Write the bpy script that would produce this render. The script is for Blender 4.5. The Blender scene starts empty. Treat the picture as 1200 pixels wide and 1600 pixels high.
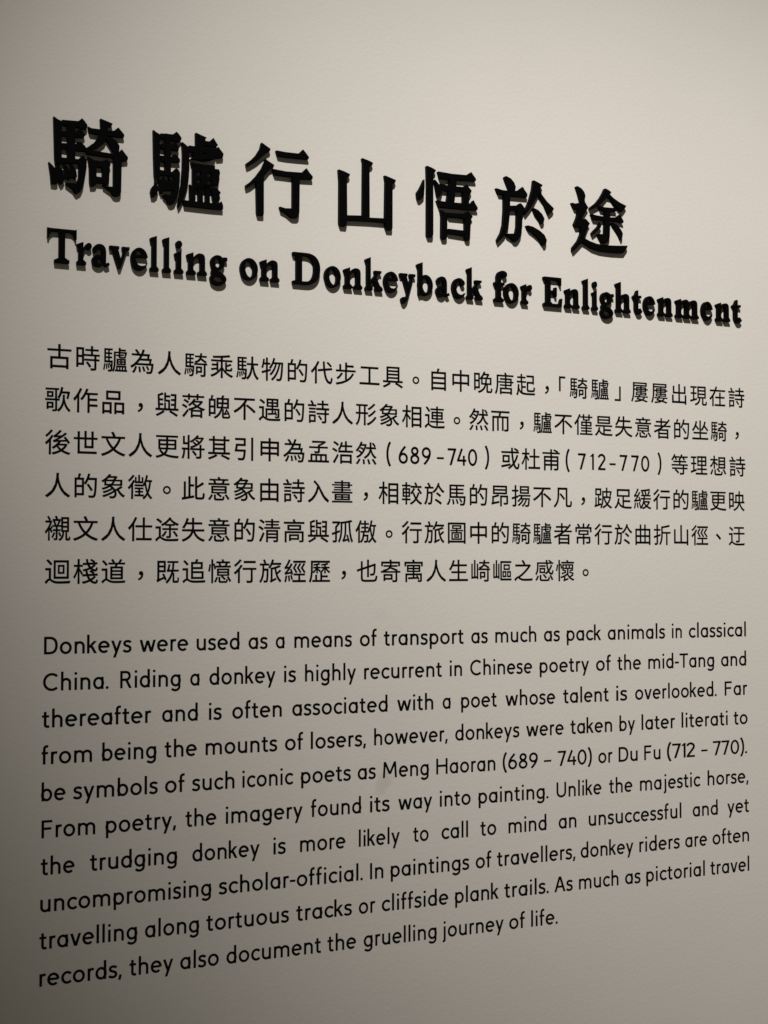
import bpy, math
from mathutils import Vector, Matrix, geometry

scene = bpy.context.scene
COL = scene.collection
MM = 0.001

# ------------------------------------------------------------------ camera
cam_data = bpy.data.cameras.new('camera')
cam = bpy.data.objects.new('camera', cam_data)
COL.objects.link(cam)
cam_data.sensor_fit = 'VERTICAL'
cam_data.sensor_height = 36.0
cam_data.lens = 50.675
cam_data.clip_start = 0.05
cam_data.clip_end = 100.0
_rot = Matrix(((0.906709346, -0.0156544621, -0.421465419),
               (-0.421755749, -0.0348384528, -0.906039939),
               (-0.000499635, 0.999270344, -0.0381907102)))
cam.matrix_world = Matrix.Translation((-0.3406416, -1.6531857, -0.3399777)) @ _rot.to_4x4()
scene.camera = cam

# ------------------------------------------------------------------ world, lamps, exposure
world = bpy.data.worlds.new('World')
scene.world = world
world.use_nodes = True
_bg = world.node_tree.nodes['Background']
_bg.inputs['Color'].default_value = (1.0, 0.91, 0.74, 1)
_bg.inputs['Strength'].default_value = 0.086

def aim(o, loc, target):
    o.location = loc
    o.rotation_euler = (Vector(target) - Vector(loc)).to_track_quat('-Z', 'Y').to_euler()

def spot(name, loc, target, power, size_deg, blend, radius, colour, squeeze=1.0, roll=0.0):
    d = bpy.data.lights.new(name, 'SPOT')
    d.energy = power
    d.spot_size = math.radians(size_deg)
    d.spot_blend = blend
    d.shadow_soft_size = radius
    d.color = colour
    o = bpy.data.objects.new(name, d)
    COL.objects.link(o)
    aim(o, loc, target)
    o.rotation_euler = (o.rotation_euler.to_matrix() @ Matrix.Rotation(roll, 3, 'Z')).to_euler()
    o.scale = (squeeze, 1.0, 1.0)      # an oval beam
    return o

spot('track_spot', (-0.266, -1.906, 2.03), (1.787, 0.0, -0.537), 604.0, 73.36, 1.0, 0.03,
     (1.0, 0.975, 0.93), squeeze=0.457, roll=1.964)

vs = scene.view_settings
vs.view_transform = 'Standard'
vs.look = 'None'
vs.exposure = 0.0
vs.gamma = 1.0
vs.use_curve_mapping = False

# ------------------------------------------------------------------ materials
def principled(name):
    m = bpy.data.materials.new(name)
    m.use_nodes = True
    nt = m.node_tree
    return m, nt, nt.nodes['Principled BSDF']

def wall_material():
    m, nt, b = principled('painted_plaster')
    N, K = nt.nodes.new, nt.links.new
    tc = N('ShaderNodeTexCoord')
    base = N('ShaderNodeTexNoise'); base.inputs['Scale'].default_value = 3.0; base.inputs['Detail'].default_value = 6
    K(tc.outputs['Object'], base.inputs['Vector'])
    cr = N('ShaderNodeValToRGB')
    cr.color_ramp.elements[0].position = 0.3; cr.color_ramp.elements[0].color = (0.580, 0.548, 0.507, 1)
    cr.color_ramp.elements[1].position = 0.7; cr.color_ramp.elements[1].color = (0.606, 0.572, 0.529, 1)
    K(base.outputs['Fac'], cr.inputs['Fac'])
    # a few rubbed scuff marks, each with its own place and outline
    last = cr.outputs['Color']
    wob = N('ShaderNodeTexNoise'); wob.inputs['Scale'].default_value = 45.0; wob.inputs['Detail'].default_value = 4
    K(tc.outputs['Object'], wob.inputs['Vector'])
    wv = N('ShaderNodeVectorMath'); wv.operation = 'MULTIPLY_ADD'
    wv.inputs[1].default_value = (0.022, 0, 0.022); K(wob.outputs['Color'], wv.inputs[0]); K(tc.outputs['Object'], wv.inputs[2])
    for (x, z, rx, rz, tilt, amt) in ((0.428, -0.611, 0.011, 0.024, 0.5, 0.24), (0.425, -0.398, 0.016, 0.010, 0.0, 0.06), (0.428, -0.311, 0.010, 0.010, 0.0, 0.07)):
        mp = N('ShaderNodeMapping'); mp.vector_type = 'TEXTURE'
        mp.inputs['Location'].default_value = (x + 0.011, 0, z + 0.011)
        mp.inputs['Rotation'].default_value = (0, tilt, 0)
        mp.inputs['Scale'].default_value = (rx, 1, rz)
        K(wv.outputs[0], mp.inputs['Vector'])
        ln = N('ShaderNodeVectorMath'); ln.operation = 'LENGTH'; K(mp.outputs[0], ln.inputs[0])
        r = N('ShaderNodeMapRange'); r.interpolation_type = 'SMOOTHSTEP'
        r.inputs['From Min'].default_value = 1.0; r.inputs['From Max'].default_value = 0.25
        r.inputs['To Min'].default_value = 0.0; r.inputs['To Max'].default_value = amt
        K(ln.outputs['Value'], r.inputs['Value'])
        mx = N('ShaderNodeMix'); mx.data_type = 'RGBA'
        K(r.outputs[0], mx.inputs['Factor']); K(last, mx.inputs['A'])
        mx.inputs['B'].default_value = (0.30, 0.275, 0.245, 1)
        last = mx.outputs['Result']
    K(last, b.inputs['Base Color'])
    b.inputs['Roughness'].default_value = 0.62
    b.inputs['Specular IOR Level'].default_value = 0.25
    # roller stipple: fine orange-peel, with a slower waviness under it
    fine = N('ShaderNodeTexNoise'); fine.inputs['Scale'].default_value = 210.0; fine.inputs['Detail'].default_value = 5
    fine.inputs['Roughness'].default_value = 0.6
    K(tc.outputs['Object'], fine.inputs['Vector'])
    mp = N('ShaderNodeMapping'); mp.inputs['Scale'].default_value = (14, 14, 34)
    K(tc.outputs['Object'], mp.inputs['Vector'])
    slow = N('ShaderNodeTexNoise'); slow.inputs['Scale'].default_value = 1.0; slow.inputs['Detail'].default_value = 3
    K(mp.outputs[0], slow.inputs['Vector'])
    b1 = N('ShaderNodeBump'); b1.inputs['Strength'].default_value = 0.25; b1.inputs['Distance'].default_value = 0.0012
    K(fine.outputs['Fac'], b1.inputs['Height'])
    b2 = N('ShaderNodeBump'); b2.inputs['Strength'].default_value = 0.05; b2.inputs['Distance'].default_value = 0.0025
    K(slow.outputs['Fac'], b2.inputs['Height']); K(b1.outputs['Normal'], b2.inputs['Normal'])
    K(b2.outputs['Normal'], b.inputs['Normal'])
    return m

def black_material(name, col, rough, spec):
    m, nt, b = principled(name)
    N, K = nt.nodes.new, nt.links.new
    tc = N('ShaderNodeTexCoord')
    n = N('ShaderNodeTexNoise'); n.inputs['Scale'].default_value = 160.0; n.inputs['Detail'].default_value = 3
    K(tc.outputs['Object'], n.inputs['Vector'])
    r = N('ShaderNodeMapRange'); r.inputs['To Min'].default_value = rough - 0.06; r.inputs['To Max'].default_value = rough + 0.06
    K(n.outputs['Fac'], r.inputs['Value']); K(r.outputs[0], b.inputs['Roughness'])
    b.inputs['Base Color'].default_value = (*col, 1)
    b.inputs['Specular IOR Level'].default_value = spec
    return m

M_WALL = wall_material()
M_LETTER = black_material('black_lacquer', (0.0022, 0.0020, 0.0021), 0.5, 0.02)
M_PRINT = black_material('black_vinyl', (0.003, 0.0028, 0.0028), 0.55, 0.03)

# ------------------------------------------------------------------ flat shapes: union of outlines, holes cut per piece
def signed(p):
    return sum(p[i][0] * p[(i + 1) % len(p)][1] - p[(i + 1) % len(p)][0] * p[i][1] for i in range(len(p)))

def union(pieces):
    """pieces: [(outline, [hole outlines])] -> vertices, triangles of their union"""
    vs_, fs, kind = [], [], []
    for k, (add, holes) in enumerate(pieces):
        for is_hole, p in [(False, add)] + [(True, h) for h in holes]:
            q = [p[0]]
            for c in p[1:]:
                if abs(c[0] - q[-1][0]) + abs(c[1] - q[-1][1]) > 1e-4: q.append(c)
            if abs(q[0][0] - q[-1][0]) + abs(q[0][1] - q[-1][1]) < 1e-4: q.pop()
            if signed(q) < 0: q = q[::-1]
            fs.append(list(range(len(vs_), len(vs_) + len(q))))
            vs_ += [Vector(c) for c in q]
            kind.append((k, is_hole))
    V, E, F, ov, oe, of = geometry.delaunay_2d_cdt(vs_, [], fs, 0, 1e-4)
    tris = []
    for f, o in zip(F, of):
        pos = {kind[i][0] for i in o if not kind[i][1]}
        neg = {kind[i][0] for i in o if kind[i][1]}
        if pos - neg:
            t = list(f)
            if signed([V[i] for i in t]) < 0: t = t[::-1]
            tris.append(t)
    return [(v.x, v.y) for v in V], tris

def islands(tris):
    par = {}
    def find(a):
        while par.setdefault(a, a) != a:
            par[a] = par[par[a]]; a = par[a]
        return a
    for t in tris:
        for i in t[1:]: par[find(i)] = find(t[0])
    out = {}
    for t in tris: out.setdefault(find(t[0]), []).append(t)
    return list(out.values())

def solid(name, V, tris, mat, parent, depth, ox=0.0, oz=0.0, sink=0.6):
    """extrude a flat shape (mm, wall coordinates) forward from the wall by depth, its back let into the wall"""
    used = sorted({i for t in tris for i in t})
    ix = {j: n for n, j in enumerate(used)}
    n = len(used)
    verts = [((V[j][0] - ox) * MM, -depth * MM, (V[j][1] - oz) * MM) for j in used]
    verts += [((V[j][0] - ox) * MM, sink * MM, (V[j][1] - oz) * MM) for j in used]
    faces, cnt = [], {}
    for t in tris:
        a = [ix[i] for i in t]
        faces.append(a)
        faces.append([i + n for i in reversed(a)])
        for i in range(len(a)): cnt[(a[i], a[(i + 1) % len(a)])] = 1
    for (a, b) in cnt:
        if (b, a) not in cnt: faces.append([b, a, a + n, b + n])
    me = bpy.data.meshes.new(name)
    me.from_pydata(verts, [], faces)
    me.update()
    me.materials.append(mat)
    o = bpy.data.objects.new(name, me)
    COL.objects.link(o)
    if parent: o.parent = parent
    return o

def sheet(name, V, tris, mat, parent, y):
    me = bpy.data.meshes.new(name)
    me.from_pydata([(v[0] * MM, 0, v[1] * MM) for v in V], [], tris)
    me.update()
    me.materials.append(mat)
    o = bpy.data.objects.new(name, me)
    COL.objects.link(o)
    o.parent = parent
    o.location.y = y * MM
    return o

def empty(name, loc):
    o = bpy.data.objects.new(name, None)
    o.empty_display_size = 0.02
    COL.objects.link(o)
    o.location = loc
    return o

def tag(o, label=None, cat=None, group=None, kind=None):
    for k, v in (('label', label), ('category', cat), ('group', group), ('kind', kind)):
        if v: o[k] = v

# ------------------------------------------------------------------ curves for the two Latin alphabets
def arc(cx, cy, rx, ry, a0, a1, n=None):
    n = n or max(4, int(abs(a1 - a0) / 13))
    return [(cx + rx * math.cos(math.radians(a0 + (a1 - a0) * i / n)),
             cy + ry * math.sin(math.radians(a0 + (a1 - a0) * i / n))) for i in range(n + 1)]

def bez(p0, p1, p2, p3, n=8):
    r = []
    for i in range(n + 1):
        t = i / n; u = 1 - t
        r.append(tuple(u**3 * a + 3*u*u*t * b + 3*u*t*t * c + t**3 * d for a, b, c, d in zip(p0, p1, p2, p3)))
    return r

def pen(path, w):
    """an open line drawn with a pen of width w"""
    q = [path[0]]
    for p in path[1:]:
        if math.dist(p, q[-1]) > 1e-3: q.append(p)
    left, right = [], []
    for i, p in enumerate(q):
        ds = []
        if i: ds.append((p[0] - q[i-1][0], p[1] - q[i-1][1]))
        if i < len(q) - 1: ds.append((q[i+1][0] - p[0], q[i+1][1] - p[1]))
        ns = [(-d[1] / math.hypot(*d), d[0] / math.hypot(*d)) for d in ds]
        nx, ny = sum(a[0] for a in ns) / len(ns), sum(a[1] for a in ns) / len(ns)
        l2 = max(nx * nx + ny * ny, 0.3)
        left.append((p[0] + nx / l2 * w / 2, p[1] + ny / l2 * w / 2))
        right.append((p[0] - nx / l2 * w / 2, p[1] - ny / l2 * w / 2))
    return (left + right[::-1], [])

def ring(cx, cy, rx, ry, w):
    return (arc(cx, cy, rx + w/2, ry + w/2, 0, 360, 30), [arc(cx, cy, rx - w/2, ry - w/2, 0, 360, 30)])

def disc(cx, cy, r): return (arc(cx, cy, r, r, 0, 360, 14), [])
def bar(x0, y0, x1, y1, w): return ([(x0 - w/2, y0), (x0 + w/2, y0), (x1 + w/2, y1), (x1 - w/2, y1)], [])
def box(x0, y0, x1, y1): return ([(x0, y0), (x1, y0), (x1, y1), (x0, y1)], [])
def hole_arc(cx, cy, rx, ry, tilt=0, a0=0, a1=360, n=26):
    t = math.radians(tilt); r = []
    for x, y in arc(0, 0, rx, ry, a0, a1, n): r.append((cx + x*math.cos(t) - y*math.sin(t), cy + x*math.sin(t) + y*math.cos(t)))
    return r

# ---- the round sans serif of the English paragraph (x-height 500, capitals 715)
W = 98
def stem(x, y0, y1): return bar(x, y0, x, y1, W)
def arch(x0, x1, top=508, y0=0):
    r = (x1 - x0) / 2
    return pen([(x0, 280)] + arc(x0 + r, top - W/2 - r, r, r, 180, 0) + [(x1, y0)], W)
def flip(pieces, w, h=500):
    f = lambda p: [(w - x, h - y) for x, y in p]
    return [(f(a), [f(k) for k in hs]) for a, hs in pieces]
def sans():
    h = W / 2; g = {}
    def put(c, w, *p): g[c] = (w, list(p))
    bowl = lambda cx: ring(cx, 250, 165, 258 - h, W)
    put('a', 408, bowl(165 + h), stem(408 - h, 0, 500))
    put('b', 408, bowl(243 - h), stem(h, 0, 765))
    put('c', 372, pen(arc(174 + h, 250, 174, 258 - h, 42, 318), W))
    put('d', 408, bowl(165 + h), stem(408 - h, 0, 765))
    put('e', 430, pen([(41, 258), (215 + 174, 258)] , W * .92), pen(arc(215, 250, 174, 258 - h, -2, 314), W))
    put('f', 262, pen([(105, 0), (105, 590)] + bez((105, 600), (105, 690), (145, 728), (205, 728)) + [(250, 722)], W), box(8, 500 - W * .9, 245, 500))
    put('g', 408, bowl(165 + h), pen([(408 - h, 500), (408 - h, -20)] + arc(408 - h - 160, -20, 160, 192 - h, 0, -150), W))
    put('h', 386, stem(h, 0, 765), arch(h, 386 - h))
    put('i', W, stem(h, 0, 500), disc(h, 676, 56))
    put('j', 150, pen([(150 - h, 500), (150 - h, -80)] + bez((150 - h, -90), (150 - h, -150), (75, -170), (5, -164)), W), disc(150 - h, 676, 56))
    put('k', 372, stem(h, 0, 765), bar(70, 225, 310, 500, W * 1.25), bar(320, 0, 165, 300, W * 1.16))
    put('l', W, stem(h, 0, 765))
    put('m', 664, stem(h, 0, 500), arch(h, 332), arch(332, 664 - h))
    put('n', 386, stem(h, 0, 500), arch(h, 386 - h))
    put('o', 448, ring(224, 250, 224 - h, 258 - h, W))
    put('p', 408, bowl(243 - h), stem(h, -205, 500))
    put('r', 236, stem(h, 0, 500), pen(bez((h, 290), (h, 400), (90, 462), (165, 462)) + [(232, 455)], W))
    put('s', 318, pen(bez((288, 408), (262, 446), (225, 466), (170, 466)) + bez((170, 466), (95, 466), (50, 428), (50, 372))
                      + bez((50, 372), (50, 300), (115, 282), (165, 266)) + bez((165, 266), (240, 244), (274, 210), (274, 144))
                      + bez((274, 144), (274, 74), (215, 34), (145, 34)) + bez((145, 34), (90, 34), (45, 56), (14, 98)), W))
    put('t', 285, pen([(118, 640), (118, 150)] + bez((118, 140), (118, 70), (150, 36), (215, 36)) + [(272, 44)], W), box(0, 500 - W * .9, 262, 500))
    put('u', 386, *flip([stem(h, 0, 500), arch(h, 386 - h)], 386))
    dg = W * 1.07
    put('v', 412, bar(200, 0, dg/2, 500, dg), bar(212, 0, 412 - dg/2, 500, dg))
    put('w', 640, bar(174, 0, dg/2, 500, dg), bar(182, 0, 318, 470, dg), bar(458, 0, 322, 470, dg), bar(466, 0, 640 - dg/2, 500, dg))
    put('y', 412, bar(206, 30, dg/2, 500, dg), bar(128, -205, 412 - dg/2, 500, dg * .98))
    put('D', 506, pen([(h, 0), (h, 715)], W), pen([(0, 715 - h), (190, 715 - h)] + bez((200, 715 - h), (370, 715 - h), (506 - h, 560), (506 - h, 357)) + bez((506 - h, 357), (506 - h, 155), (370, h), (200, h)) + [(0, h)], W))
    put('C', 545, pen(arc(330, 357, 330 - h, 366 - h, 46, 314), W))
    put('R', 450, stem(h, 0, 715), pen([(0, 715 - h), (225, 715 - h)] + bez((235, 715 - h), (420, 715 - h), (420, 350), (235, 350)) + [(0, 350)], W), bar(404, 0, 235, 360, W * 1.12))
    put('F', 400, stem(h, 0, 715), box(0, 715 - W * .95, 400, 715), box(0, 330, 365, 330 + W * .95))
    put('H', 552, stem(h, 0, 715), stem(552 - h, 0, 715), box(0, 335, 552, 335 + W * .95))
    put('M', 664, bar(h, 0, h + 42, 715, W), bar(664 - h, 0, 622 - h, 715, W), bar(332, 170, 90, 715, W * 1.1), bar(332, 170, 574, 715, W * 1.1))
    put('U', 510, *flip([pen([(h, 0), (h, 470)] + arc(255, 470, 255 - h, 253 - h, 180, 0) + [(510 - h, 0)], W)], 510, 715))
    put('I', W, stem(h, 0, 715))
    put('A', 556, bar(50, 0, 268, 715, W * 1.08), bar(506, 0, 288, 715, W * 1.08), box(120, 195, 440, 195 + W * .9))
    put('T', 480, stem(240, 0, 715), box(0, 715 - W * .95, 480, 715))
    put('0', 452, ring(226, 357, 226 - h, 365 - h, W))
    put('1', 190, stem(190 - h, 0, 715), bar(30, 585, 150, 690, W * 1.2))
    put('2', 400, pen(arc(195, 522, 158, 158, 165, -25) + [(45, 55)], W), box(12, 0, 400, W * .95))
    put('4', 462, pen([(252, 715), (52, 190)], W), box(15, 165, 462, 165 + W * .92), stem(340, 0, 420))
    put('6', 432, ring(216, 224, 216 - h, 232 - h, W), pen(bez((310, 715), (190, 580), (40, 420), (h, 224)), W))
    put('7', 408, box(0, 715 - W * .95, 408, 715), bar(140, 0, 362, 700, W * 1.1))
    put('8', 430, ring(215, 540, 178 - h, 183 - h, W), ring(215, 200, 215 - h, 208 - h, W))
    put('9', 432, *flip([ring(216, 224, 216 - h, 232 - h, W), pen(bez((310, 715), (190, 580), (40, 420), (h, 224)), W)], 432, 715))
    put('(', 190, pen(bez((170, 800), (0, 560), (0, 110), (170, -130), 12), W))
    put(')', 190, pen(bez((20, 800), (190, 560), (190, 110), (20, -130), 12), W))
    put('.', 110, disc(55, 52, 58))
    put(',', 110, bar(35, -105, 78, 105, W))
    put('-', 230, box(0, 228, 230, 228 + W * .92))
    put('–', 330, box(0, 240, 330, 240 + W * .85))
    return g
SANS = {c: (w, union(p)) for c, (w, p) in sans().items()}
TIGHT = {'r', 't', 'f', 'v', 'w', 'y', 'c', 'e', 'o', 'k', 's', 'T', 'F', 'A', '7', 'L', '.', ','}
ROUND_L = {'a', 'c', 'd', 'e', 'g', 'o', 'C', '0', '6', '8', '9'}
ROUND_R = {'b', 'e', 'o', 'p', 'D', '0', '6', '8', '9'}
DIAG = {'v', 'w', 'y', 'A', 'T', '7', 't', 'f', 'k', 's', '1', '4', '2', '.', ',', '-'}
def bearing(c, right):
    if c in DIAG or (right and c in ('r', 'c')): return 18 if c not in 's' else 30
    if c in (ROUND_R if right else ROUND_L): return 36
    if c in '()': return 30
    return 62

# ---- the heavy old-style serif of the raised English title (x-height 425, capitals 655)
def serif():
    g = {}; S = 60
    def put(c, w, *p): g[c] = (w, list(p))
    def foot(x0, x1, s0, s1): return [box(x0, 0, x1, S), ([(x0 + 12, S - 1), (x1 - 12, S - 1), (s1 - 2, S + 42), (s0 + 2, S + 42)], [])]
    def flag(x0, s1, top): return ([(x0, top - 78), (x0, top - 38), (s1, top + 14), (s1, top - 150), (s1 - 105, top - 150), (s1 - 105, top - 84)], [])
    def lstem(top, s0, s1): return [box(s0, 0, s1, top - 20), flag(s0 - 42, s1, top)]
    put('l', 212, *lstem(690, 46, 162), *foot(0, 212, 46, 162))
    put('i', 212, *lstem(432, 46, 162), *foot(0, 212, 46, 162), disc(106, 580, 74))
    def hump(x, w):
        return (bez((x, 300), (x + 40, 385), (x + 95, 436), (x + 160, 436)) + bez((x + 160, 436), (x + w, 436), (x + w, 370), (x + w, 290))[1:]
                + [(x + w, 0), (x + w - 112, 0)] + bez((x + w - 112, 290), (x + w - 112, 340), (x + w - 122, 352), (x + w - 155, 352)) + bez((x + w - 155, 352), (x + w - 200, 352), (x + 30, 320), (x, 240))[1:], [])
    put('n', 466, *lstem(432, 42, 150), *foot(0, 208, 42, 150), hump(138, 284), *foot(256, 466, 310, 422))
    put('m', 716, *lstem(432, 42, 150), *foot(0, 200, 42, 150), hump(138, 270), *foot(248, 456, 296, 408), hump(396, 274), *foot(506, 716, 558, 670))
    put('h', 466, *lstem(690, 42, 150), *foot(0, 208, 42, 150), hump(138, 284), *foot(256, 466, 310, 422))
    put('o', 430, (hole_arc(215, 212, 215, 226), [hole_arc(215, 212, 98, 168, 10)]))
    put('e', 400, (hole_arc(204, 212, 204, 226), [
        bez((114, 292), (122, 350), (160, 384), (205, 384)) + bez((205, 384), (250, 384), (284, 350), (288, 296)),
        bez((108, 244), (112, 130), (170, 80), (250, 80)) + bez((250, 80), (310, 80), (355, 100), (388, 138)) + [(440, 138), (440, 250)]]))
    put('c', 380, (hole_arc(206, 212, 206, 226), [
        bez((120, 215), (120, 320), (160, 384), (225, 384)) + [(280, 330), (440, 330), (440, 120), (372, 120)] + bez((372, 112), (330, 85), (300, 76), (255, 76)) + bez((255, 76), (165, 76), (120, 130), (120, 215))]), disc(310, 330, 64))
    put('a', 408, pen(bez((58, 310), (75, 350), (110, 388), (175, 388)) + bez((175, 388), (250, 388), (278, 345), (278, 270)) + [(278, 90)], 96), disc(70, 306, 46),
        (hole_arc(145, 104, 148, 116), [hole_arc(176, 102, 54, 58)]), ([(110, 180), (240, 236), (300, 225), (250, 150), (150, 150)], []),
        pen(bez((290, 110), (290, 80), (295, 34), (335, 34)) + [(400, 64)], 62))
    def vee(w): return [([(40, 420), (180, 420), (w/2 + 55, 100), (w/2 + 10, -8), (w/2 - 25, -8)], []), ([(w - 105, 420), (w - 45, 420), (w/2 + 25, -8), (w/2 - 20, -8), (w/2 + 10, 110)], []),
                        box(0, 366, 222, 425), box(w - 170, 366, w, 425)]
    put('v', 466, *vee(466))
    put('y', 466, ([(40, 420), (180, 420), (290, 110), (240, 0), (218, -20)], []), ([(361, 420), (421, 420), (262, -30), (215, -150), (150, -215), (130, -160), (180, -110), (218, -20), (243, 110)], []),
        box(0, 366, 222, 425), box(296, 366, 466, 425), disc(110, -150, 72))
    put('k', 510, *lstem(690, 42, 150), *foot(0, 208, 42, 150), ([(145, 190), (145, 120), (420, 380), (340, 395)], []), box(268, 372, 470, 425), ([(215, 245), (300, 310), (470, 40), (340, 0)], []), *foot(288, 510, 335, 460))
    put('b', 440, *lstem(690, 42, 150), box(42, 0, 150, 60), (hole_arc(236, 212, 204, 226), [hole_arc(240, 212, 98, 164, 6)]), ([(42, 0), (42, 80), (110, 60), (70, -20), (58, -30)], []))
    put('g', 430, (hole_arc(188, 282, 176, 154), [hole_arc(188, 284, 72, 100)]), ([(250, 345), (330, 400), (430, 400), (430, 330), (330, 330)], []),
        ([(90, 180), (200, 130), (150, 95), (110, 70), (60, 40), (30, 70), (40, 120)], []), ([(40, 60), (60, 0), (220, 40), (330, 20), (340, 60), (250, 100), (120, 110)], []),
        (hole_arc(205, -45, 205, 128), [hole_arc(212, -48, 122, 56)]))
    put('r', 350, *lstem(432, 42, 150), *foot(0, 218, 42, 150), (bez((140, 250), (160, 350), (210, 436), (285, 436)) + [(330, 380), (300, 300), (250, 345), (190, 320), (145, 215)], []), disc(284, 368, 68))
    put('f', 330, box(60, 20, 170, 560), (bez((60, 520), (60, 620), (120, 690), (215, 690)) + bez((215, 690), (270, 690), (300, 670), (325, 640)) + [(290, 575), (235, 620)] + bez((235, 620), (190, 625), (170, 590), (170, 520)), []),
        disc(268, 600, 60), box(0, 366, 260, 425), *foot(0, 240, 60, 170))
    put('T', 610, box(20, 600, 590, 655), ([(0, 668), (38, 655), (130, 602), (75, 575), (40, 525), (32, 478), (0, 478)], []), ([(610, 668), (572, 655), (480, 602), (535, 575), (570, 525), (578, 478), (610, 478)], []),
        box(242, 20, 368, 620), *foot(150, 460, 242, 368))
    D_out = [(0, 0), (300, 0)] + bez((300, 0), (520, 0), (610, 160), (610, 335)) + bez((610, 335), (610, 510), (520, 655), (300, 655))[1:] + [(0, 655), (0, 598), (78, 582), (78, 76), (0, 60)]
    put('D', 610, (D_out, [[(202, 60), (270, 60)] + bez((270, 60), (420, 60), (474, 190), (474, 335)) + bez((474, 335), (474, 480), (420, 597), (270, 597))[1:] + [(202, 597)]]))
    put('E', 560, box(78, 10, 202, 645), box(0, 0, 500, S), box(0, 597, 490, 655), *foot(0, 270, 78, 202), box(190, 300, 360, 355),
        ([(340, 430), (390, 430), (390, 225), (340, 225), (320, 300), (320, 355)], []), ([(420, 600), (530, 660), (530, 480), (495, 480), (470, 560)], []), ([(430, 56), (480, 90), (520, 190), (560, 190), (540, 0), (400, 0)], []),
        box(0, 597, 270, 655))
    put('t', 320, ([(0, 366), (0, 400), (90, 450), (150, 545), (186, 545), (186, 425), (186, 366)], []), box(100, 366, 305, 425),
        pen([(130, 420), (130, 150)] + bez((130, 140), (130, 60), (160, 42), (210, 42)) + bez((210, 42), (250, 42), (275, 62), (305, 96)), 112))
    return g
SERIF = {c: (w, union(p)) for c, (w, p) in serif().items()}

# ------------------------------------------------------------------ Chinese sans outlines, one flat shape per character
_cache = {}
def han(c):
    if c in _cache: return _cache[c]
    cu = bpy.data.curves.new('outline', 'FONT')
    cu.body = c
    cu.resolution_u = 4
    o = bpy.data.objects.new('outline', cu)
    COL.objects.link(o)
    dg = bpy.context.evaluated_depsgraph_get()
    me = bpy.data.meshes.new_from_object(o.evaluated_get(dg))
    V = [(v.co.x, v.co.y) for v in me.vertices]
    T = [list(p.vertices) for p in me.polygons]
    T = [t if signed([V[i] for i in t]) > 0 else t[::-1] for t in T]
    # a little extra weight: push every outline vertex outward along its mitred normal
    edge = {}
    for f in T:
        for i in range(len(f)): edge[(f[i], f[(i + 1) % len(f)])] = 1
    nrm = {}
    for a, b in edge:
        if (b, a) in edge: continue
        dx, dy = V[b][0] - V[a][0], V[b][1] - V[a][1]
        l = math.hypot(dx, dy)
        if l < 1e-7: continue
        for k in (a, b): nrm.setdefault(k, []).append((dy / l, -dx / l))
    for k, ns in nrm.items():
        nx, ny = sum(q[0] for q in ns) / len(ns), sum(q[1] for q in ns) / len(ns)
        l2 = max(nx * nx + ny * ny, 0.4)
        V[k] = (V[k][0] + nx / l2 * 0.009, V[k][1] + ny / l2 * 0.009)
    bpy.data.objects.remove(o); bpy.data.curves.remove(cu); bpy.data.meshes.remove(me)
    _cache[c] = (V, T)
    return _cache[c]

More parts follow.
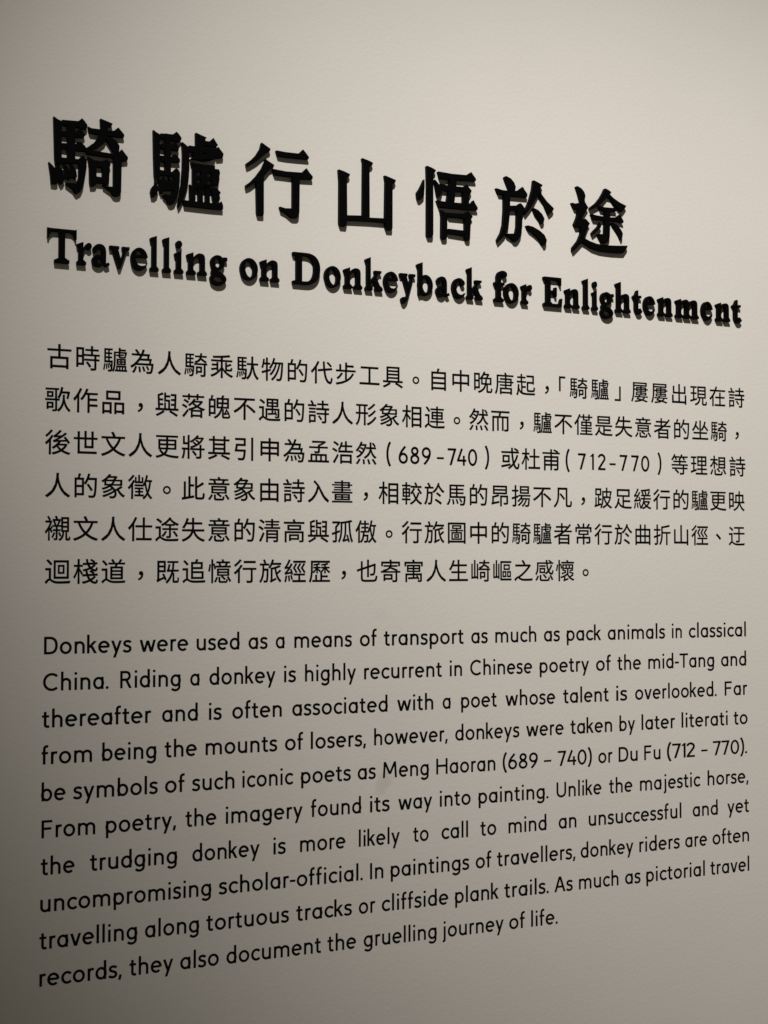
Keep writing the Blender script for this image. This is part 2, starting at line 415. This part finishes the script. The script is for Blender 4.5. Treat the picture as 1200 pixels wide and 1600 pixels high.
# ------------------------------------------------------------------ data in millimetres on the wall (x right, z up)
DEPTH = 6.0
HAN_TITLE = [
('騎',([((6.8,178.9),(11,176.1),(16,174.4),(16.5,124.5),(9.4,123.7),(8.4,129.5),(7.7,151.8)),((22.6,175.9),(31.6,175.9),(32,129.2),(23,130.1)),((16.4,175.9),(35.2,176.8),(39.6,180.8),(43.2,177.2),(46,173.3),(45.5,170),(44.1,168.3),(34.2,170),(16.5,170)),((16.5,162.7),(32,163.7),(36.3,167.2),(38.5,167.3),(42.3,163.4),(43.4,160.8),(41.3,158.4),(16.6,157.8)),((16.6,148.9),(32.2,149.7),(35,152.5),(38.2,152.7),(42.9,149),(45.7,145.1),(44.2,142.5),(16.7,142.9)),((8.9,132),(35.6,132.3),(39.4,136.7),(41.6,137),(45.8,132.4),(44.9,124.8),(43.6,116.2),(41.4,101.9),(38.7,95.1),(33.8,91.7),(31.6,93.8),(29.3,97.3),(21.2,102.4),(22.7,103.6),(34,103.2),(36.2,112.2),(36.3,127.9),(9.4,125.2)),((1.5,125.3),(3.6,123.7),(8.4,119.1),(11.7,113.5),(12.3,102.4),(9.9,100.7),(4.6,100.9),(3.6,112.2)),((11.7,123.8),(14,121.2),(17.2,115),(20,107),(18.2,102.6),(15.2,100.4),(14.4,110.6)),((18.5,125.6),(21.4,123.7),(25.9,117.9),(27.8,109.7),(25.2,106.9),(22.7,109.7)),((26.2,126.5),(28.9,125),(32.9,119.7),(34.3,111.4),(32.2,108.6),(29.6,111.4)),((18.7,118.8),(26.9,120),(33.7,116.5),(34,111.5),(27,109.5),(21,108.6),(19.6,111.2)),((9.4,119.9),(17.3,118),(18.9,106.9),(14.5,102.5),(12.1,107.6)),((46.7,172.1),(50.7,170.5),(61.1,170.6),(70.6,170.1),(77.2,170.9),(82.3,175.5),(86.2,171.5),(89.6,167.6),(89.2,164.7),(76.6,164.3),(49.5,165),(48.1,167.2)),((61.1,183.3),(68.5,181.2),(75.6,179.1),(74.4,176.2),(69.9,174),(69.8,164.6),(66.3,155.6),(58.2,148.4),(49.1,145.5),(41.9,144.7),(45.9,147.4),(53.6,153.7),(58.8,161.1),(61.9,168.1)),((68.8,163.3),(75.2,161.9),(80.6,158.9),(83.9,153.6),(83.6,147.4),(80.7,144.8),(76.7,146.5),(72.6,153.3),(68.3,159.4)),((42,146.4),(45.3,145.1),(60.4,144.2),(76.6,143.5),(82.3,145.6),(86.6,150.2),(90.7,145.4),(94.1,141.5),(93.7,137.9),(87.3,136.4),(76.9,139.3),(60.7,139.3),(46,139.9)),((76.9,145),(86.8,145.2),(86.5,122.1),(86.2,99.4),(84.9,95.2),(80.7,94),(77,94.8),(73.8,99.4),(64.9,104.6),(64.7,106.1),(70,104.2),(77.1,104.7)),((46.8,136.9),(50.8,134.8),(56.9,131.7),(57.1,105.6),(54.8,103.3),(49.9,102.9),(49.1,107.1),(48.7,123)),((55.3,133.4),(63.6,132.9),(68.2,136),(71.4,134.2),(73.6,130.6),(72.5,127),(57.3,126.1)),((63.4,133.9),(72.6,134),(71.8,108.2),(69.1,106.1),(64.2,107.7)),((55.5,114.6),(64,114.3),(64.1,107.6),(55.6,107.6))],[])),
('驢',([((124.6,178.2),(128,175.7),(132.8,173.6),(133,122.7),(127.1,118.2),(126.2,123.5),(125.3,146.4)),((138.8,175.7),(146,175.5),(146.3,128.4),(139.1,128.5)),((133.4,175),(148.4,175.7),(153,179.6),(156.2,176.6),(159.3,172.3),(158.1,169.1),(155.8,167.7),(133.6,169.5)),((133.5,162.5),(147,163),(150.5,166.3),(152.6,165.6),(156.2,161.1),(155.6,157),(133.6,157.3)),((133.5,148.5),(147,149),(151,152),(153.2,151.5),(157.2,146.7),(157.4,143.2),(133.6,141.8)),((126.3,131.7),(147.7,130.3),(152.5,135.8),(155.5,134.2),(157.5,130.4),(157.2,118.8),(154.5,102.1),(150.7,93.1),(146.5,91.1),(143.7,92),(141.5,96.3),(136.6,101.4),(138.8,102.7),(147,102.3),(149.8,109.8),(149.9,125.9),(126.9,124.3)),((127,118.1),(128.9,114.6),(131.1,108.2),(129.5,101.3),(126.1,98.3),(122.6,98.6),(121.7,103.8),(122.9,108.7),(126.8,113.9)),((131.5,121.1),(134.8,117.7),(137.7,110.8),(136.9,104.1),(134.1,103.3),(132.8,109.8)),((136.8,123.2),(140.7,119.3),(143.6,113.4),(142.6,107.9),(139.8,109.5),(138.5,116.2)),((143.2,124.9),(146,121.4),(149.5,115),(149,108.6),(146.2,110.2),(144.9,116.9)),((131.4,119.4),(139.5,118.9),(149.8,119.1),(150.4,109.9),(145.3,107.6),(138.5,107.5),(133.5,105.6),(131.9,108.7)),((159.8,168.2),(164.3,165.3),(168.8,162.2),(169,135.6),(167.3,118),(163.4,103.1),(158.5,92),(155.9,88),(154.9,91),(156.8,101.8),(159.2,116.6),(160.6,136.1),(160.8,153.6)),((176.8,181.5),(183.5,179.3),(190.4,177.2),(188,173.3),(186.2,171.6),(186.5,163.2),(177.1,163)),((186.5,172.9),(193.8,172.9),(199,177.9),(201.6,174),(204.7,169.8),(203.1,167.5),(186.6,167)),((168.5,164.9),(184.8,164.5),(201.9,164.9),(205.1,167.9),(208.2,164.1),(211.8,160),(211,155.4),(203.1,153.9),(202.3,156.4),(169.2,157.8)),((170.4,156.2),(179,157),(187,158.7),(201.4,158.1),(201.9,153.8),(186.9,150),(179,149.2),(170.4,149),(175.3,153.3)),((176.8,159.1),(186.6,159.3),(185,154),(188.6,152.4),(201,153),(200.4,151.2),(187.1,148.2),(178.7,149.7)),((169.9,145.9),(176.8,144.3),(188.9,143.9),(201,144.4),(201.1,140.6),(187.2,140.5),(178.2,140.5),(173.7,141.3)),((173.1,140.2),(206.1,140.2),(207.5,136.2),(206.1,128.2),(205.7,120.6),(177.6,117.5),(176.6,114.5),(173.3,115)),((173.2,117.9),(202.8,117.5),(208.4,112.4),(206.9,108.8),(207,102.1),(202.9,100.3),(198.7,102.4),(196.9,113.8),(178.2,113.2),(173.8,113.1)),((169.5,118.2),(177.3,113.3),(176.6,98),(169.9,98.2)),((179.7,114.7),(186,113.5),(186.2,98.1),(180.4,98.9)),((189.3,114.9),(194.8,114.5),(194.9,98),(189.4,98.9)),((198.4,115.9),(202.7,115.4),(203.3,98),(199.2,98.9)),((161.9,98.2),(179.1,98.1),(205.7,98.4),(209.3,101.9),(211.5,97.1),(211.5,92),(197.4,91.5),(163,91.7))],[((178.3,134.3),(183.9,135.6),(183.9,130.8),(178.2,129.4)),((191.3,134.1),(197.2,135.4),(197.1,130.5),(191.2,129.3)),((178.3,125),(184,126.3),(183.9,121.6),(178.3,120.3)),((191.4,124.9),(197.3,126.2),(197.2,121.5),(191.3,120.3)),((169.8,147.2),(176,146.8),(173.2,144.8),(169.5,144.1)),((185.9,149.9),(202.3,152.5),(202.3,151.3),(185.9,148.5)),((177.1,115),(194.9,116.7),(194.8,115.4),(177,113.7)),((169.3,156.5),(175.6,157.2),(174.4,155.6),(169.1,154.4)),((185.5,157.8),(190.2,158.7),(189.5,156.7),(185.3,155.6))])),
('行',([((260.8,180),(266.5,176.7),(272.3,173.5),(271.5,170.6),(268.3,168.7),(262.7,163.6),(254.7,156.3),(246,150.2),(241.4,148.1),(241.2,152.2),(247.5,157.1),(253.9,164),(259.1,172.8)),((265.4,160.4),(271.1,157.2),(277.2,154.1),(276.1,150.6),(271.4,147.9),(266.3,141.2),(263.7,138.7),(263.8,92.5),(263.2,90.1),(255.9,89.9),(255,92.1),(254.1,130.9),(246,124.2),(240.7,121.7),(240.8,125.6),(246.6,130),(254,138.2),(261.2,148.5),(265.2,157.6)),((279.9,172.6),(292.5,171.9),(309.7,172.2),(315.3,178.1),(319.3,173.9),(323.2,169.2),(322.7,166.9),(309.4,166.3),(292.9,165.9),(281.9,166.5)),((275.1,149.1),(292.6,147.9),(313.9,148.9),(319.9,155.1),(323.9,150),(328.2,145.7),(327.9,142.1),(310.9,141),(310.5,99.1),(309.6,93.8),(307.1,91.5),(300.6,91.2),(297,93.7),(292.8,96.7),(285.9,99.5),(284.7,103.3),(291.8,102),(301.6,102.8),(301.6,142.2),(278,142.3),(276.8,145.2))],[])),
('山',([((363.4,158.8),(370.8,157.1),(378.9,154.4),(377.7,151.1),(374.6,149.1),(375,101.9),(396.5,103.6),(397,170.9),(395.7,177),(403.3,175.2),(410.7,172.7),(409.4,169),(405.7,166.7),(406,102),(427.7,103.3),(428.5,150.5),(427.1,158.5),(434.4,156.6),(442.8,154.2),(441.4,150.3),(438.1,147.9),(437.9,91.7),(437,89.4),(429.7,89.2),(428.5,91.6),(428.1,98.1),(405,97.5),(375.1,95.8),(373.9,88.8),(372.4,87.8),(365.5,87.9),(364.4,90.5),(364.6,143.3))],[])),
('悟',([((483.1,159.9),(483.6,158.8),(483.7,149.9),(482.7,138.1),(479.6,134.5),(476.8,132.3),(474.1,132.9),(473.2,138.5),(473.2,141.8),(476.9,147.2),(480.6,154.3)),((487,177.9),(488.3,177.8),(494.1,176.3),(500.1,173.8),(498.9,170.6),(496.3,168.4),(496.2,89.5),(495.1,85.9),(488.4,85.5),(487.4,87.4),(487.8,153.5)),((498.2,161.4),(500.4,160),(503.5,156.7),(510,148.6),(508.2,142.6),(504.5,138.9),(502.6,139.8),(501.2,146.6)),((503.6,172.5),(523.6,171.6),(545.1,172.4),(552.1,177.3),(555.4,173.2),(559.2,168.9),(558.7,165.8),(532,164.7),(506.1,163.6),(505.2,167.2)),((521,166.5),(530.9,165.5),(529.3,154.1),(526.4,132.2),(516,133.3),(519.2,150.2)),((506.4,156.9),(518.8,155.6),(539.3,156.1),(545.8,160.2),(548.8,156.4),(552.6,152.7),(551,148.1),(548.6,145.3),(548.8,133.8),(540,134.6),(540.1,150.2),(527.7,148.8),(508,148.8)),((501.5,134.6),(515.1,133.8),(550.9,135.1),(555.5,140.4),(558.1,135.8),(561.6,131),(561.1,127.9),(547.4,127.1),(505,126.2),(503.8,129.2)),((507.1,122.5),(510.9,121.1),(516.7,118.8),(516.4,87.3),(514.4,84.9),(509.1,84.9),(508.3,87.8),(508.6,113.8)),((516.1,119.7),(542.2,121),(547.8,125.2),(550.6,121.9),(554.1,118.4),(551.4,114.3),(549.9,88),(548.4,86.4),(544.6,86.5),(542.9,88.6),(542.6,115),(519.1,114.7)),((518,99),(541.4,98.8),(541.6,92.1),(518.2,93.2))],[])),
('於',([((602.4,176.2),(603.5,177.8),(604.9,178),(611.8,175.6),(616.7,170.7),(619.3,165),(618,159),(614.9,158.4),(609.8,159.2),(604,171.6)),((589.5,160.2),(599,158.6),(608.9,158.7),(622,160.3),(630.1,166.5),(632.9,162.3),(637.1,157.5),(636.5,153),(610.5,152.2),(610.5,139),(621.7,140.4),(624.9,143.6),(626.8,144.1),(630,141.3),(633.4,137.2),(631.3,132.8),(629.3,128.3),(628.7,111.9),(626.7,100.6),(622.8,94.2),(619.5,91.7),(615.6,92.3),(613.2,95.3),(605.2,99.3),(604.1,100.9),(618.8,102.6),(620.9,112.4),(621.5,134.2),(610.4,133.1),(607.6,109.8),(602.2,98.6),(595.7,91.7),(591.6,88.1),(591.1,92),(596.9,102.3),(599.9,112.9),(601.4,131.9),(601.5,153.1),(593.4,152.9),(591.8,156.6)),((646.9,177.3),(652.7,175.4),(660.7,172.3),(659.5,170),(656.7,167.9),(659.6,159.1),(667.6,150.5),(678.2,142.5),(676.5,138.4),(670.8,133.6),(670.6,132.9),(667.2,139.6),(661.2,151.2),(653.9,159.2),(647.1,146.5),(640.6,137.2),(633.6,129),(633.3,131.8),(634.3,136.2),(640.3,148.9),(645.3,165.1)),((646.1,139.8),(647.6,139.6),(653.2,137.9),(659.5,133.2),(663.4,127.1),(662.4,122.2),(660.1,119.8),(657.9,120.7),(654.1,127.9),(648.2,134.2)),((635.6,115),(638.3,115.4),(645.5,114.4),(655.9,110.1),(663.3,105),(666.9,98.4),(665.6,92.3),(662.3,90.5),(660.8,93),(653.9,101),(645.7,106.6),(639.5,109.9))],[])),
('途',([((714.2,176),(714.8,176.9),(716.8,176.8),(722.3,174.4),(726.5,170.3),(728.5,165.3),(726.9,157.4),(732.9,149.2),(728.7,143.1),(723.4,134.5),(722.7,131.6),(728.4,133.8),(731.3,131.4),(735.3,127.7),(732.8,123.8),(729.9,116.7),(726.1,107.1),(734.3,103.7),(746.2,100.9),(761.8,100.3),(779.4,101.4),(796.6,103.1),(795.5,99.5),(789.9,92.3),(769.9,91.3),(751.2,91.7),(738.4,94.3),(728.6,99.2),(723.1,101.3),(717.5,95.4),(711.3,89.3),(708.2,86.7),(707.8,88.9),(708.2,92.9),(716.7,103),(721,112.2),(721.7,121.7),(712.6,120.3),(710.5,124.1),(715.1,134.2),(718,145.6),(710.9,146),(706.8,153.3),(712.4,152.7),(721.3,155.6),(718.1,165.9)),((760.6,178.9),(765.5,177.4),(770.6,174.6),(768.3,171.2),(774.3,166.7),(784.3,161.8),(795.1,158.2),(792.7,154.7),(788.8,149.5),(784,151.7),(777,157.7),(769.2,167),(763.7,167.7),(757.7,160.7),(749.6,153.2),(740.8,148.4),(736,147.8),(737,150.6),(746.2,157.6),(753.1,165.7),(758,173.5)),((751.1,153.6),(759.3,152.6),(770,153),(778.5,153.4),(778.5,149),(759.8,148.1),(752.9,148.8)),((737.9,141.2),(746.7,140),(759.2,139.7),(769.8,139.7),(778.5,140.7),(784.8,145.5),(787.3,141.1),(790.3,136.5),(789.8,133.9),(782,135.2),(770.3,135.2),(759.7,134.9),(740.8,134.2),(740.1,137.6)),((761,152.4),(768.7,151.6),(767.9,122.9),(767.4,112.3),(765.4,106),(761.5,103.1),(756.5,103.7),(752.7,107.6),(748.3,114.4),(750.1,114.9),(759.5,115.3)),((751.6,131),(752.1,129.1),(753.8,126.7),(752.5,123.3),(745.4,116.7),(739.6,112.3),(739.1,115.2),(742.3,119.2),(749,125.5)),((771.1,132.3),(775.1,132),(780.8,129.2),(786.2,123.9),(788.8,119.2),(788.2,114.3),(786.5,110.3),(785.4,111.9),(782.5,118.2),(776.8,125.8))],[]))]
LATIN_TITLE = [
('Travelling',[(1.0, 34.4), (34.9, 52.1), (52.6, 73.1), (73.2, 96.7), (98.5, 118.5), (121.6, 132.0), (136.9, 147.1), (151.4, 162.3), (166.6, 191.5), (195.7, 217.1)]),
('on',[(233.9, 256.4), (259.8, 284.4)]),
('Donkeyback',[(302.3, 338.5), (344.6, 366.5), (371.0, 395.8), (400.6, 424.2), (426.2, 445.8), (448.8, 470.3), (473.2, 495.5), (500.9, 519.7), (524.0, 542.4), (545.7, 568.8)]),
('for',[(586.7, 605.7), (601.6, 623.3), (628.0, 643.7)]),
('Enlightenment',[(662.4, 690.9), (695.9, 718.4), (724.3, 734.0), (739.3, 747.8), (752.6, 773.5), (777.6, 801.1), (805.9, 819.5), (823.9, 842.0), (848.3, 871.5), (878.1, 916.4), (922.5, 940.5), (948.0, 971.4), (976.5, 991.1)])]
HAN_TEXT = [
('古時驢為人騎乘馱物的代步工具。自中晚唐起，「騎驢」屢屢出現在詩',[16.7, 49.3, 81.9, 114.5, 147.2, 179.8, 212.4, 245.1, 277.7, 310.3, 343.0, 375.6, 408.2, 440.8, 473.5, 506.1, 538.7, 571.4, 604.0, 636.6, 669.3, 693.2, 719.3, 753.6, 782.4, 818.9, 852.1, 885.4, 918.7, 952.0, 985.3]),
('歌作品，與落魄不遇的詩人形象相連。然而，驢不僅是失意者的坐騎，',[15.1, 47.4, 79.8, 112.2, 144.5, 176.9, 209.3, 241.6, 274.0, 306.3, 338.7, 371.1, 403.4, 435.8, 468.2, 500.5, 532.9, 565.2, 597.6, 630.0, 662.3, 694.7, 727.0, 759.4, 791.8, 824.1, 856.5, 888.9, 921.2, 953.6, 985.9]),
('後世文人更將其引申為孟浩然（689–740）或杜甫（712–770）等理想詩',[15.5, 47.8, 80.2, 112.5, 144.8, 177.2, 209.5, 241.8, 274.2, 306.5, 338.8, 371.2, 403.5, 434.7, 455.4, 471.8, 488.3, 508.6, 525.4, 539.5, 555.8, 577.4, 612.2, 644.0, 675.3, 701.1, 723.8, 740.2, 755.6, 773.3, 791.1, 810.1, 827.1, 851.2, 885.4, 918.5, 952.0, 985.9]),
('人的象徵。此意象由詩入畫，相較於馬的昂揚不凡，跛足緩行的驢更映',[15.9, 48.1, 80.4, 112.7, 144.9, 177.2, 209.4, 241.7, 273.9, 306.2, 338.5, 370.7, 403.0, 435.2, 467.5, 499.7, 532.0, 564.3, 596.5, 628.8, 661.0, 693.3, 725.5, 757.8, 790.1, 822.3, 854.6, 886.8, 919.1, 951.3, 983.6]),
('襯文人仕途失意的清高與孤傲。行旅圖中的騎驢者常行於曲折山徑、迂',[16.3, 48.5, 80.8, 113.0, 145.3, 177.5, 209.7, 242.0, 274.2, 306.5, 338.7, 371.0, 403.2, 435.4, 467.7, 499.9, 532.2, 564.4, 596.7, 628.9, 661.1, 693.4, 725.6, 757.9, 790.1, 822.3, 854.6, 886.8, 919.1, 951.3, 983.6]),
('迴棧道，既追憶行旅經歷，也寄寓人生崎嶇之感懷。',[16.7, 49.1, 81.4, 113.8, 146.2, 178.5, 210.9, 243.3, 275.7, 308.0, 340.4, 372.8, 405.1, 437.5, 469.9, 502.2, 534.6, 567.0, 599.4, 631.7, 664.1, 696.5, 728.8])]
LATIN_TEXT = [
[('Donkeys', 1.9, 103.3), ('were', 113.1, 171.9), ('used', 182.3, 235.9), ('as', 247.5, 272.0), ('a', 282.6, 294.8), ('means', 306.9, 383.9), ('of', 394.8, 418.4), ('transport', 427.8, 542.2), ('as', 553.0, 577.4), ('much', 588.7, 651.1), ('as', 662.7, 687.5), ('pack', 698.3, 752.8), ('animals', 763.6, 858.0), ('in', 869.7, 886.6), ('classical', 898.4, 998.2)],
[('China.', 1.1, 76.6), ('Riding', 90.2, 162.7), ('a', 174.6, 187.1), ('donkey', 198.4, 282.6), ('is', 293.6, 309.1), ('highly', 321.0, 389.7), ('recurrent', 400.6, 510.4), ('in', 521.6, 539.5), ('Chinese', 551.3, 644.4), ('poetry', 656.0, 733.4), ('of', 744.4, 768.7), ('the', 778.8, 817.5), ('mid-Tang', 829.6, 941.6), ('and', 953.7, 998.0)],
[('thereafter', 0.2, 127.5), ('and', 140.5, 184.1), ('is', 198.0, 213.9), ('often', 227.2, 290.8), ('associated', 304.3, 433.0), ('with', 446.5, 497.7), ('a', 511.1, 523.3), ('poet', 538.0, 590.9), ('whose', 603.7, 679.7), ('talent', 692.1, 764.9), ('is', 776.7, 794.4), ('overlooked.', 807.5, 945.6), ('Far', 959.6, 999.4)],
[('from', -0.1, 58.0), ('being', 69.7, 133.6), ('the', 143.8, 183.1), ('mounts', 194.0, 284.8), ('of', 294.9, 319.1), ('losers,', 328.8, 402.9), ('however,', 414.4, 517.9), ('donkeys', 529.2, 624.4), ('were', 634.9, 692.7), ('taken', 703.3, 769.8), ('by', 781.6, 807.3), ('later', 817.7, 873.8), ('literati', 884.7, 964.5), ('to', 974.8, 999.6)],
[('be', 0.5, 27.7), ('symbols', 36.8, 135.7), ('of', 144.5, 168.8), ('such', 177.8, 230.4), ('iconic', 240.4, 305.7), ('poets', 316.2, 382.5), ('as', 391.9, 416.6), ('Meng', 426.5, 490.9), ('Haoran', 501.7, 588.3), ('(689', 599.3, 652.6), ('–', 661.8, 673.3), ('740)', 683.3, 736.9), ('or', 747.2, 770.1), ('Du', 779.9, 811.2), ('Fu', 821.8, 849.0), ('(712', 859.9, 907.1), ('–', 917.9, 929.1), ('770).', 938.1, 998.3)],
[('From', 0.8, 62.3), ('poetry,', 74.6, 157.8), ('the', 169.6, 207.7), ('imagery', 219.6, 318.4), ('found', 328.9, 396.4), ('its', 408.8, 435.8), ('way', 447.9, 496.0), ('into', 506.8, 551.6), ('painting.', 563.2, 668.7), ('Unlike', 681.1, 751.9), ('the', 764.1, 802.0), ('majestic', 814.4, 915.8), ('horse,', 928.4, 999.6)],
[('the', 0.4, 38.6), ('trudging', 56.3, 159.4), ('donkey', 178.2, 262.6), ('is', 280.3, 296.2), ('more', 314.9, 375.3), ('likely', 393.4, 450.1), ('to', 468.7, 490.7), ('call', 509.1, 547.7), ('to', 565.6, 589.3), ('mind', 607.5, 665.2), ('an', 684.1, 712.0), ('unsuccessful', 731.3, 883.3), ('and', 902.4, 945.6), ('yet', 962.4, 1000.7)],
[('uncompromising', 0.1, 201.5), ('scholar-official.', 211.4, 399.0), ('In', 408.8, 427.2), ('paintings', 437.4, 549.1), ('of', 558.6, 582.1), ('travellers,', 590.1, 709.7), ('donkey', 718.3, 803.1), ('riders', 812.6, 880.0), ('are', 889.2, 926.6), ('often', 936.0, 1000.2)],
[('travelling', -0.5, 111.9), ('along', 121.4, 186.6), ('tortuous', 195.7, 300.5), ('tracks', 310.0, 384.0), ('or', 393.4, 416.0), ('cliffside', 424.9, 518.7), ('plank', 528.6, 592.4), ('trails.', 600.8, 668.4), ('As', 677.1, 705.5), ('much', 715.3, 778.5), ('as', 789.0, 814.3), ('pictorial', 823.8, 922.5), ('travel', 931.8, 1000.0)],
[('records,', -0.1, 93.8), ('they', 103.2, 155.6), ('also', 164.0, 211.6), ('document', 221.0, 343.1), ('the', 351.2, 389.8), ('gruelling', 400.1, 501.7), ('journey', 510.4, 599.8), ('of', 608.0, 632.0), ('life.', 641.1, 682.0)]]

# ------------------------------------------------------------------ the wall
def build_wall():
    x0, x1, z0, z1, t = -1.2, 2.6, -2.0, 1.6, 0.10
    verts = [(x, y, z) for y in (0.0, t) for x, z in ((x0, z0), (x1, z0), (x1, z1), (x0, z1))]
    faces = [(0, 1, 2, 3), (7, 6, 5, 4), (1, 0, 4, 5), (2, 1, 5, 6), (3, 2, 6, 7), (0, 3, 7, 4)]
    me = bpy.data.meshes.new('wall')
    me.from_pydata(verts, [], faces); me.update(); me.materials.append(M_WALL)
    o = bpy.data.objects.new('wall', me); COL.objects.link(o)
    tag(o, 'matt beige painted gallery wall behind all the black lettering', 'wall', kind='structure')
build_wall()

# ------------------------------------------------------------------ raised title, each character and letter a thing of its own
HAN_LABEL = {
    '騎': 'raised black character 騎 at the left end of the Chinese title, above the T',
    '驢': 'dense raised black character 驢, next to 騎 in the Chinese title',
    '行': 'raised black character 行, open with a hook, between 驢 and 山 in the title',
    '山': 'raised black character 山 with three upright prongs, middle of the Chinese title',
    '悟': 'raised black character 悟, next to the right of 山 in the title',
    '於': 'raised black character 於, between 悟 and 途 in the Chinese title',
    '途': 'raised black character 途 with a long sweeping foot, right end of the Chinese title'}
for c, (outs, holes) in HAN_TITLE:
    # a hole listed for a character is cut out of every stroke it crosses
    V, T = union([(p, holes) for p in outs])
    xs = [p[0] for o in outs for p in o]; zs = [p[1] for o in outs for p in o]
    ox, oz = (min(xs) + max(xs)) / 2, min(zs)
    parts = islands(T)
    if len(parts) == 1:
        o = solid('raised_character', V, parts[0], M_LETTER, None, DEPTH, ox, oz)
        o.location = (ox * MM, 0, oz * MM)
    else:
        o = empty('raised_character', (ox * MM, 0, oz * MM))
        for p in parts: solid('stroke', V, p, M_LETTER, o, DEPTH, ox, oz)
    tag(o, HAN_LABEL[c], 'character', 'raised characters of the Chinese title')

TITLE_BASE, TITLE_SCALE = -9.7 * -1, 0.0600
for word, spans in LATIN_TITLE:
    for k, (c, (xa, xb)) in enumerate(zip(word, spans)):
        w, (V, T) = SERIF[c]
        s = (xb - xa) / w
        P = [(xa + x * s, TITLE_BASE + y * TITLE_SCALE) for x, y in V]
        ox, oz = (xa + xb) / 2, TITLE_BASE
        parts = islands(T)
        if len(parts) == 1:
            o = solid('raised_letter', P, parts[0], M_LETTER, None, DEPTH, ox, oz)
            o.location = (ox * MM, 0, oz * MM)
        else:
            o = empty('raised_letter', (ox * MM, 0, oz * MM))
            for p in parts:
                dot = min(P[i][1] for t in p for i in t) > TITLE_BASE + 15
                solid('dot' if dot else 'stem', P, p, M_LETTER, o, DEPTH, ox, oz)
        what = ('capital ' if c.isupper() else 'letter ') + c
        if k == 0: lab = f'raised black {what} that starts the title word {word}'
        elif k == len(word) - 1: lab = f'raised black {what} that ends the title word {word}'
        else: lab = f'raised black {what} between {word[k-1]} and {word[k+1]} in the title word {word}'
        tag(o, lab, 'letter', 'raised letters of the English title')

# ------------------------------------------------------------------ printed paragraphs: flat vinyl lettering, one mesh per line
EM, LATIN = 30.5, 0.0279
par = empty('chinese_paragraph', (0, 0, 0))
tag(par, 'paragraph of small black Chinese text under the raised title', 'paragraph')
for i, (text, xs) in enumerate(HAN_TEXT):
    zc = -(97.63 + 49.425 * i)
    V, T = [], []
    for c, x in zip(text, xs):
        if c in SANS and c not in '(),.':
            w, (v, t) = SANS[c]
            k = LATIN * 1.10
            q = [(x + (a - w/2) * k, zc - 357 * k + b * k - 0.6) for a, b in v]
        elif c in '（）':
            w, (v, t) = SANS['(' if c == '（' else ')']
            k = LATIN * 1.18
            q = [(x + (a - w/2) * k * .95, zc - 335 * k + b * k) for a, b in v]
        else:
            v, t = han(c)
            cx, cy = 0.5, 0.38
            if c in '，。、':
                cx = (min(a for a, b in v) + max(a for a, b in v)) / 2
                cy = (min(b for a, b in v) + max(b for a, b in v)) / 2 + {'，': .17, '。': .09, '、': .06}[c]
            elif c in '「」':
                cx = (min(a for a, b in v) + max(a for a, b in v)) / 2
            q = [(x + (a - cx) * EM, zc + (b - cy) * EM) for a, b in v]
        T += [[n + len(V) for n in f] for f in t]
        V += q
    o = sheet('text_line', V, T, M_PRINT, par, -0.25)
    o['label'] = f'printed line of Chinese text that begins {text[:4].strip("，。")}'

par = empty('english_paragraph', (0, 0, 0))
tag(par, 'longer paragraph of small black English text at the bottom of the wall', 'paragraph')
for i, words in enumerate(LATIN_TEXT):
    zb = -(438.92 + 41.474 * i)
    V, T = [], []
    for (word, xa, xb) in words:
        pos, x = [], 0.0
        for k, c in enumerate(word):
            if k: x += bearing(word[k-1], True) + bearing(c, False)
            pos.append(x); x += SANS[c][0]
        s = (xb - xa) / x
        if len(word) == 1 and word != '–': s = LATIN
        for c, p in zip(word, pos):
            w, (v, t) = SANS[c]
            T += [[n + len(V) for n in f] for f in t]
            V += [(xa + (p + a) * s, zb + b * LATIN) for a, b in v]
    o = sheet('text_line', V, T, M_PRINT, par, -0.25)
    o['label'] = f'printed line of English text that begins {words[0][0].strip(",.")} {words[1][0].strip(",.")}'
